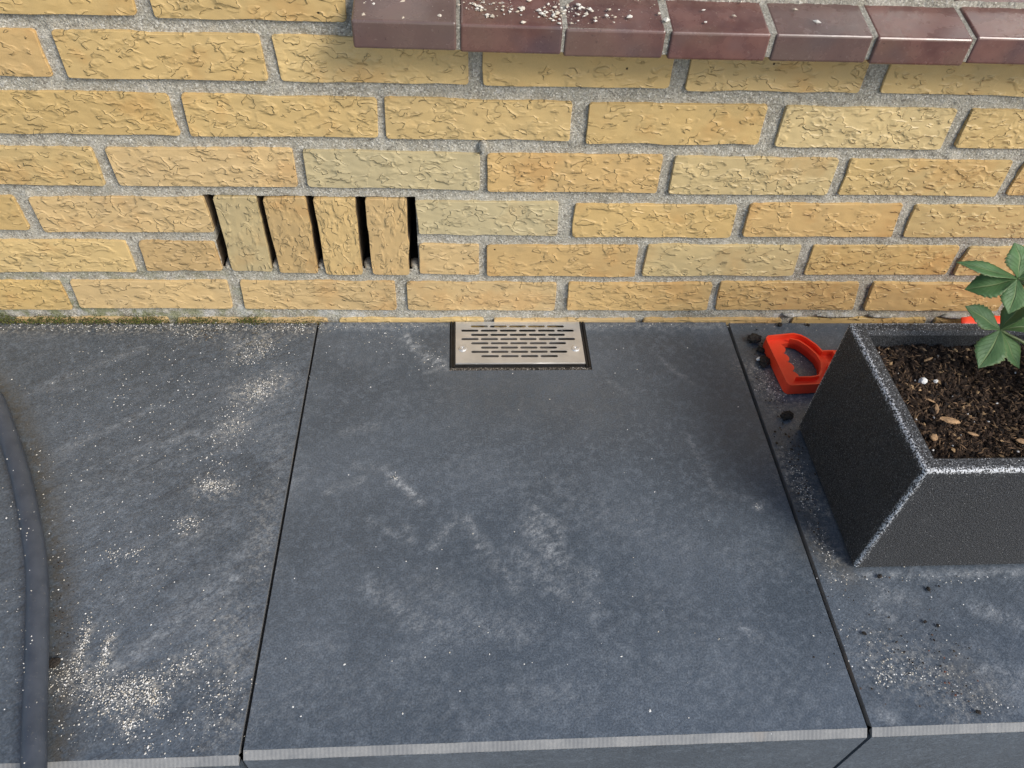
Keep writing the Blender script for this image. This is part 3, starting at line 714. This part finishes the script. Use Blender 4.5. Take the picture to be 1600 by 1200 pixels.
def lump(name, loc, dims, mat, seed, yaw=0, amp=.3, freq=1.6, sub=2):
    bm = bmesh.new(); bmesh.ops.create_icosphere(bm, subdivisions=sub, radius=1)
    for q in bm.verts:
        d = 1+amp*mnoise.noise(q.co*freq+Vector((seed*7.1, seed*3.3, 0))); q.co = Vector((q.co.x*dims[0]*d, q.co.y*dims[1]*d, q.co.z*dims[2]*d))
    o = from_bm(name, bm, mat, None, False); o.location = loc; o.rotation_euler = (0, 0, yaw); return o
def chip(x0, y0, x1, y1, w, lab):
    x, y = (x0+x1)/2, (y0+y1)/2; L = math.hypot(x1-x0, y1-y0)
    o = lump('bark_chip', (x, y, soil_z(x, y)+.003), (L/2, w/2, w*.28), M['wood'], x*100, math.atan2(y1-y0, x1-x0), .35, 2.2); o.rotation_euler[1] = .12
    return tag(o, lab, 'bark chip', 'light bark chips on the soil')
chip(.7376, -.3300, .7610, -.3354, .0085, 'largest pale brown bark chip lying on the soil in the planter')
chip(.7545, -.2490, .7705, -.2400, .0030, 'thin slanting bark splinter near the back of the planter soil')
chip(.7360, -.2970, .7490, -.3050, .0028, 'thin bark splinter lying between the white granule and the largest chip')
chip(.7450, -.3090, .7405, -.3230, .0045, 'short crooked bark chip touching the top of the largest chip')
chip(.7185, -.3520, .7215, -.3600, .0085, 'reddish blunt bark chip near the front left of the soil')
chip(.8080, -.3580, .8240, -.3610, .0060, 'pale bark chip at the right border near the front rim')
chip(.7580, -.3500, .7700, -.3535, .0040, 'small pale bark chip in front of the largest chip')
o = lump('perlite_granule', (.746, -.2735, soil_z(.746, -.2735)+.003), (.0048, .0042, .0040), M['perlite'], 2.2); tag(o, 'largest white perlite granule on the soil', 'perlite')
o = lump('perlite_granule', (.7618, -.2725, soil_z(.7618, -.2725)+.002), (.0027, .0022, .0022), M['perlite'], 4.2); tag(o, 'smaller white perlite granule right of the largest one', 'perlite')

# ------------------------------------------------------------------ hellebore
plant = empty('hellebore_plant', (.86, -.295, .16)); tag(plant, 'green leafy plant with serrated palmate leaves growing in the planter', 'plant')
PO = Vector(plant.location)
def leaf(base, tip, width, seed, droop=.12, roll=0.0, fold=.28):
    base, tip = Vector(base), Vector(tip); ax = tip-base; L = ax.length; ax.normalize()
    side = ax.cross(Vector((0, 0, 1))); side = side.normalized() if side.length > .05 else Vector((1, 0, 0)); side = Matrix.Rotation(roll, 3, ax) @ side
    up = side.cross(ax).normalized(); rl = random.Random(seed); n, m = 40, 8; v = []; f = []; lu = []; lv = []
    bend = rl.uniform(-.05, .05)
    for i in range(n+1):
        t = i/n
        w = width*.5*(math.sin(math.pi*min(1, t**1.12))**1.05)*(1 if t < .985 else .4)+.0011*(1-t)
        ser = 0
        if t > .30: ser = (.22*(1-((t*10) % 1)))*math.sin(math.pi*min(1, (t-.25)/.75))
        for j in range(m+1):
            u = -1+2*j/m; ww = w*(1+(ser if abs(u) > .99 else 0)); q = abs(u)
            h = fold*w*q - fold*.45*w*q*q + droop*L*(.25-(t-.5)**2)*1.0 + .06*w*math.sin(t*9+seed+u*2)
            v.append(base+ax*L*t+side*(u*ww+bend*L*math.sin(math.pi*t))+up*h-PO); lu.append(u); lv.append(t)
    for i in range(n):
        for j in range(m): a = i*(m+1)+j; f.append((a, a+1, a+m+2, a+m+1))
    o = from_data('leaf', v, f, M['leaf'], plant, True); put_attr(o.data, 'lu', lu); put_attr(o.data, 'lv', lv)
    so = o.modifiers.new('thick', 'SOLIDIFY'); so.thickness = .0005
    return o
LOW = (.8105, -.2567, .225); UPP = (.7848, -.2631, .300)
def stalk(a, b, c, r0, r1, name='stalk'):
    P = [Vector(p)-PO for p in catmull([a, b, c], 8)]; return tube(name, P, [r0+(r1-r0)*i/(len(P)-1) for i in range(len(P))], M['stem'], plant, 8)

# lower palm of leaflets
for k, (tip, w, dr, ro) in enumerate([((.7685, -.2416, .245), .024, .10, -.35), ((.7800, -.2925, .203), .027, .06, -.15), ((.8365, -.2830, .192), .025, .05, .1),
        ((.8720, -.2560, .232), .030, .12, -.2), ((.8390, -.2380, .252), .024, .1, -.5)]): leaf(LOW, tip, w, 3+k, dr, ro)
# upper palm
for k, (tip, w, dr, ro) in enumerate([((.7160, -.2580, .316), .0135, .14, -.30), ((.7400, -.2600, .283), .024, .08, -.35), ((.7790, -.2400, .326), .032, .25, .0),
        ((.7740, -.2900, .277), .022, .10, -.1), ((.8180, -.2450, .325), .026, .12, .2), ((.830, -.280, .300), .026, .1, 0)]): leaf(UPP, tip, w, 13+k, dr, ro)
# further leaves beyond the frame
for b, tips in (((.91, -.31, .25), [(.86, -.345, .235), (.93, -.37, .225), (.97, -.32, .25), (.94, -.26, .26)]), ((.95, -.28, .29), [(1.0, -.24, .30), (1.02, -.30, .28), (.97, -.34, .28), (.93, -.23, .31)])):
    for k, t in enumerate(tips): leaf(b, t, .028, 40+k, .1, 0)
    stalk((.875, -.295, .155), ((b[0]+.875)/2, b[1], b[2]*.6+.07), b, .0024, .0016)
stalk((.860, -.290, .155), (.850, -.272, .205), LOW, .0022, .0014); stalk((.865, -.298, .155), (.845, -.288, .26), UPP, .0026, .0015)

# ================================================================== TOY SPADE
toy = empty('toy_spade', (.70, -.09, 0)); tag(toy, 'red plastic toy spade with scalloped grip lying behind the planter', 'toy spade')
TO = Vector((.70, -.09, 0)); TH = .0185
def prism(name, outline, holes, z0, z1, parent=toy, mat=None):
    return holed_plate(name, [(x-TO.x, y-TO.y) for x, y in outline], [[(x-TO.x, y-TO.y) for x, y in h] for h in holes], z0, z1, mat or M['red'], parent)
def offset(poly, d):
    n = len(poly); out = []; area = sum(poly[i][0]*poly[(i+1) % n][1]-poly[(i+1) % n][0]*poly[i][1] for i in range(n)); sg = 1 if area > 0 else -1
    for i in range(n):
        a, p, b = Vector(poly[i-1]), Vector(poly[i]), Vector(poly[(i+1) % n]); u = (p-a).normalized(); w = (b-p).normalized()
        nu, nw = Vector((-u.y, u.x))*sg, Vector((-w.y, w.x))*sg; m = (nu+nw); m = m/max(m.length_squared, .5)*2/1
        out.append(tuple(p+m*d*.5*1.0 if False else p+(nu+nw).normalized()*d/max(.5, math.sqrt((1+nu.dot(nw))/2))))
    return out
def smooth_poly(pts, n=4):
    out = []; N = len(pts)
    for i in range(N):
        a, b, c, d = (Vector(pts[(i+k) % N]) for k in (-1, 0, 1, 2))
        for j in range(n):
            t = j/n; out.append(tuple(.5*((2*b)+(-a+c)*t+(2*a-5*b+4*c-d)*t*t+(-a+3*b-3*c+d)*t**3)))
    return out
outer = [(.6825, -.1462), (.6790, -.1440), (.6773, -.1400), (.6722, -.0600), (.6732, -.0530), (.6775, -.0488), (.7165, -.0437), (.7265, -.0474), (.7340, -.0546), (.7425, -.0668), (.7475, -.0795),
         (.7540, -.0790), (.7640, -.0790), (.7640, -.1010), (.7540, -.1020), (.7490, -.1060), (.7440, -.1200), (.7360, -.1370), (.7270, -.1430), (.7130, -.1447)]
scal = []
sc0 = [(.6945, -.0590), (.6930, -.0765), (.6945, -.0935), (.6960, -.1115), (.6975, -.1290)]
for a, b in zip(sc0, sc0[1:]):
    for k in range(9):
        t = k/8; x = a[0]+(b[0]-a[0])*t+.0062*math.sin(math.pi*t)**.6; scal.append((x, a[1]+(b[1]-a[1])*t))
arc = [(.7150, -.1285), (.7260, -.1265), (.7335, -.1160), (.7378, -.1010), (.7362, -.0870), (.7285, -.0710), (.7190, -.0590), (.7080, -.0553)]
hole = scal+arc
GW = .0022
prism('outer_rim', outer, [offset(outer, GW)], .0006, TH)
prism('grip_web', offset(outer, GW*.8), [hole], .0008, .0100)
ir = arc; inner_o = offset(hole, -GW)
i0 = len(scal)-1
band = [hole[i] for i in range(i0, len(hole))]+[inner_o[i] for i in range(len(hole)-1, i0-1, -1)]
prism('inner_rim', band, [], .0008, TH-.0008)
# shaft, ribbed channel
sh_o = [(.7635, -.1015), (.7635, -.0785), (.98, -.0735), (.98, -.1065)]
prism('shaft', sh_o, [offset(sh_o, .0022)], .0008, TH-.001); prism('shaft_web', offset(sh_o, .0018), [], .0010, .0085)
# blade: shallow scoop, its far corner showing by the wall
v = []; f = []; nu_, nv_ = 14, 14
for i in range(nu_+1):
    for j in range(nv_+1):
        s, t = i/nu_, j/nv_; x = .965+.165*s; hw = .060*(1-.55*max(0, (s-.55)/.45)**2)*(.85+.15*min(1, s*5)); y = -.088+(t*2-1)*(hw+.004)+.008*s
        z = .005+.024*abs(t*2-1)**2.6+.010*(1-s)**3; v.append((x-TO.x, y-TO.y, z))
for i in range(nu_):
    for j in range(nv_): a = i*(nv_+1)+j; f.append((a, a+nv_+1, a+nv_+2, a+1))
bl = from_data('blade', v, f, M['red'], toy, True); so = bl.modifiers.new('thick', 'SOLIDIFY'); so.thickness = .0022
for o in toy.children:
    if o.name.split('.')[0] in ('outer_rim', 'grip_web', 'inner_rim', 'shaft'):
        bv = o.modifiers.new('ease', 'BEVEL'); bv.width = .0006; bv.segments = 2; bv.limit_method = 'ANGLE'; bv.angle_limit = R(50)

# ================================================================== HOSE
HR = .0105
hp = [(x, y, HR+.0002) for x, y, _ in HOSE]+[(-.128, -.640, .006), (-.112, -.70, -.030), (-.098, -.75, -.10), (-.085, -.79, -.155), (-.04, -.86, -.1642), (.08, -.95, -.1642), (.4, -1.02, -.1642)]
hose = tube('garden_hose', catmull(hp, 12), HR, M['hose'], None, 28, (12, 1.045)); tag(hose, 'dark grey garden hose curving across the left tile and over the front edge', 'hose')

# ================================================================== SMALL LOOSE MATTER
rg = random.Random(23); it = []
CREAM = [(.72, .69, .62), (.80, .78, .73), (.62, .57, .47), (.84, .83, .80), (.58, .52, .42), (.76, .73, .66)]
def sprinkle(x, y, sx_, sy_, ang, n, smin=.00024, smax=.00100, cols=CREAM):
    ca, sa = math.cos(ang), math.sin(ang)
    for _ in range(n):
        a, b = rg.gauss(0, sx_), rg.gauss(0, sy_); px, py = x+a*ca-b*sa, y+a*sa+b*ca
        if py > -.002 or py < -.588: continue
        s = smin+(smax-smin)*rg.random()**2.6; it.append((px, py, s*.35+.0001, s*rg.uniform(.8, 1.4), s, s*.6, rg.uniform(0, 6.3), 0, rg.choice(cols)))
for x, y, sx_, sy_, an, n in [(-.030, -.132, .010, .008, .4, 220), (-.018, -.118, .016, .006, .4, 60), (-.045, -.165, .022, .010, .9, 130), (-.050, -.20, .012, .010, 0, 90), (-.052, -.285, .014, .007, -.2, 170), (-.060, -.283, .004, .003, 0, 60),
        (-.070, -.338, .008, .006, .5, 90), (-.055, -.24, .02, .03, .3, 160), (-.146, -.377, .008, .006, 0, 50), (-.120, -.372, .010, .004, .3, 60), (-.142, -.478, .014, .0030, -1.45, 190), (-.117, -.486, .012, .0026, -1.5, 190),
        (-.155, -.505, .012, .010, .5, 120), (-.118, -.522, .030, .010, -.3, 520), (-.085, -.530, .016, .007, -.1, 300), (-.085, -.518, .008, .006, .8, 110), (-.062, -.527, .012, .0035, -1.0, 190), (-.050, -.535, .006, .006, 0, 70), (-.040, -.503, .014, .008, .5, 170),
        (-.073, -.556, .005, .005, 0, 110), (-.052, -.578, .0025, .003, 0, 24), (-.09, -.56, .04, .012, 0, 120), (.003, -.525, .012, .012, 0, 110), (-.005, -.56, .02, .012, 0, 80), (-.04, -.058, .016, .012, .4, 200), (-.058, -.074, .012, .006, 0, 70),
        (-.137, -.024, .014, .006, 0, 110), (-.10, -.012, .08, .005, 0, 300), (-.28, -.010, .10, .005, 0, 400), (.0, -.014, .02, .006, 0, 120), (-.2, -.25, .09, .10, 0, 420), (-.12, -.10, .10, .06, 0, 380), (-.27, -.40, .05, .10, 0, 160), (-.12, -.46, .07, .07, 0, 330),
        (.67, -.51, .02, .016, 0, 60), (.69, -.53, .018, .010, 0, 80), (.715, -.53, .02, .012, 0, 80), (.74, -.55, .02, .014, 0, 60), (.665, -.535, .006, .005, 0, 50), (.76, -.565, .02, .010, 0, 80), (.72, -.48, .05, .03, 0, 110), (.74, -.425, .06, .004, 0, 80),
        (.655, -.31, .007, .022, 0, 150), (.655, -.26, .006, .015, 0, 70), (.66, -.12, .010, .018, 0, 200), (.675, -.14, .008, .010, 0, 80), (.70, -.09, .015, .015, 0, 70), (.70, -.01, .05, .005, 0, 40), (.655, -.39, .006, .018, 0, 80),
        (.15, -.04, .03, .02, 0, 70), (.20, -.08, .02, .012, 0, 60), (.155, -.276, .004, .003, 0, 20), (.592, -.326, .003, .003, 0, 14), (.33, -.3, .16, .14, 0, 60), (.33, -.50, .16, .05, 0, 45), (.10, -.01, .06, .004, 0, 70), (.5, -.008, .08, .004, 0, 60), (.44, -.10, .03, .02, 0, 14)]:
    sprinkle(x, y, sx_, sy_, an, int(n*1.0))
for x, y in ((.18, -.555), (.235, -.535), (.075, -.545), (.20, -.50), (.12, -.505), (.42, -.56), (.40, -.505), (.30, -.51), (.45, -.105), (.21, -.40), (.102, -.272), (-.052, -.5775), (-.25, -.06), (-.28, -.02)):
    s = rg.uniform(.0009, .0016); it.append((x, y, .0004, s, s*.8, s*.4, rg.random()*6, 0, (.78, .77, .73)))
sand = grains('spilled_sand', it); tag(sand, 'cream sand and mortar grains sprinkled over the dark tiles', 'sand', kind='stuff')
# grains lying on the hose
hit = []; hc = catmull(hp[:11], 12)
for _ in range(70):
    p = rg.choice(hc[30:]); q = rg.uniform(-.9, .9); s = rg.uniform(.0003, .0012); hit.append((p.x+HR*math.sin(q)*.93, p.y+HR*math.sin(q)*.36+rg.uniform(-.004, .004), p.z+HR*math.cos(q), s, s*.8, s*.5, 0, q, rg.choice(CREAM)))
o = grains('hose_dust', hit); tag(o, 'pale grains of sand lying on the dark hose', 'sand', kind='stuff')
# crumbs of soil and grit on the right tile
it = []
DK = [(.02, .016, .013), (.035, .028, .022), (.05, .04, .03), (.09, .06, .045)]
sprinkle(.70, -.52, .04, .025, 0, 90, .0004, .0016, DK); sprinkle(.74, -.54, .02, .02, 0, 60, .0004, .0016, DK+[(.16, .07, .05)]); sprinkle(.70, -.44, .05, .02, 0, 30, .0005, .0015, DK)
sprinkle(.665, -.06, .012, .015, 0, 60, .0005, .0018, DK); sprinkle(.66, -.22, .008, .04, 0, 90, .0005, .002, DK); sprinkle(.655, -.33, .006, .03, 0, 60, .0004, .0015, DK); sprinkle(-.17, -.45, .008, .06, .3, 90, .0003, .0010, DK)
sprinkle(-.12, -.03, .02, .006, 0, 50, .0005, .002, [(.10, .08, .06), (.16, .14, .11)]); sprinkle(-.045, -.045, .018, .012, 0, 90, .0005, .0018, [(.12, .11, .09), (.2, .19, .16)]); sprinkle(-.2, -.006, .2, .003, 0, 130, .0004, .0016, DK+[(.14, .12, .09)])
o = grains('soil_specks', it); tag(o, 'dark soil specks and grit scattered on the tiles', 'grit', kind='stuff')
CL = [(.6640, -.0400, .0105, 'flat dark soil clod left of the red toy grip near the wall'), (.6660, -.0860, .0095, 'dark soil clod pressed against the middle of the red grip'), (.6680, -.0615, .0060, 'dark soil clod at the upper left corner of the red grip'),
      (.6690, -.1860, .0085, 'dark soil clod beside the lower back corner of the planter'), (.7123, -.0075, .0042, 'small dark clod at the wall above the red grip'), (.7551, -.0080, .0032, 'small grey crumb at the wall nearest the planter'),
      (.7059, -.4218, .0032, 'dark crumb just in front of the planter corner'), (.7554, -.4388, .0030, 'pale edged crumb in front of the planter, further right'), (.6635, -.4877, .0024, 'lone dark crumb near the tile joint below the planter'),
      (.7354, -.4767, .0022, 'left one of two dark crumbs midway on the right tile'), (.7477, -.4814, .0022, 'right one of two dark crumbs midway on the right tile'), (.7493, -.5721, .0030, 'dark crumb near the sawn front edge of the right tile'),
      (-.163, -.4956, .0062, 'brown crumb lying against the right side of the hose')]
for i, (x, y, s, lab) in enumerate(CL):
    o = lump('soil_clod', (x, y, s*.35), (s, s*.75, s*.5), M['clod'], i+1.3, i*1.1, .5, 2.1, 3 if s > .005 else 2); tag(o, lab, 'soil clod', 'dark clods on the tiles')
o = lump('mortar_crumb', (.6600, -.0800, .0022), (.0045, .003, .0022), M['perlite'], 9, .4); tag(o, 'white mortar flake beside the clods at the red grip', 'mortar flake')
# moss along the foot of the wall, left
it = []
for _ in range(6500):
    x = -.46+.50*rg.random()**1.1; d = max(0, mnoise.noise((x*26, 3, 1))+.45)*(1 if x < -.16 else .6 if x < -.05 else .25)
    if rg.random() > d*1.5: continue
    zz = abs(rg.gauss(0, .0045))*(.6+d); g = rg.uniform(.6, 1.5); s = rg.uniform(.0005, .0014)
    it.append((x, -.0005-.007*rg.random()*max(0, 1-zz/.008), .0005+zz, s*.8, s*.6, s*.9, rg.random()*6, rg.uniform(-.6, .6), rg.choice([(.085*g, .10*g, .022*g), (.055*g, .075*g, .02*g), (.13*g, .125*g, .04*g), (.05*g, .045*g, .022*g)])))
o = grains('moss', it); tag(o, 'green moss growing along the foot of the brick wall', 'moss', kind='stuff')
# cement droppings on the sill
it = []
for x, y, n, s in ((.151, -.018, 40, .005), (.1425, -.042, 8, .002), (.20, -.022, 22, .012), (.252, -.02, 26, .006), (.262, -.012, 45, .010), (.268, -.035, 16, .003), (.287, -.02, 26, .006), (.31, -.015, 40, .020), (.33, -.032, 50, .008), (.345, -.02, 50, .008), (.36, -.028, 40, .012), (.39, -.03, 26, .014), (.43, -.02, 14, .016), (.50, -.02, 8, .02), (.62, -.01, 5, .03)):
    for _ in range(n):
        a, b = rg.gauss(x, s), rg.gauss(y, s*.8)
        if b < -.047: continue
        q = .0004+.0028*rg.random()**3.2; it.append((a, b, .4432+(b+.05)*.1887+.0010+q*.2, q*rg.uniform(.8, 1.5), q, q*.6, rg.random()*6, .0, rg.choice([(.62, .56, .46), (.70, .66, .58), (.52, .45, .35)])))
o = grains('mortar_droppings', it); tag(o, 'cream mortar droppings on the brown window sill', 'mortar droppings', kind='stuff')
# grit filling the gap in front of the grille
it = []
for _ in range(1500):
    x, y = rg.uniform(.2225, .4185), rg.uniform(-.0980, -.0930); s = rg.uniform(.0004, .0011); g = rg.uniform(.5, 1.4)
    it.append((x, y, -.0016+rg.uniform(0, .0014), s, s, s, rg.random()*6, 0, rg.choice([(.09*g, .075*g, .06*g), (.15*g, .125*g, .10*g), (.30*g, .27*g, .23*g), (.04*g, .034*g, .028*g)])))
o = grains('joint_grit', it); tag(o, 'dark grit filling the joint in front of the steel grille', 'grit', kind='stuff')
box('joint_bed', .2225-GX, .4187-GX, -.0983-GY, -.0926-GY, -.02, -.0018, M['clod'], gr)
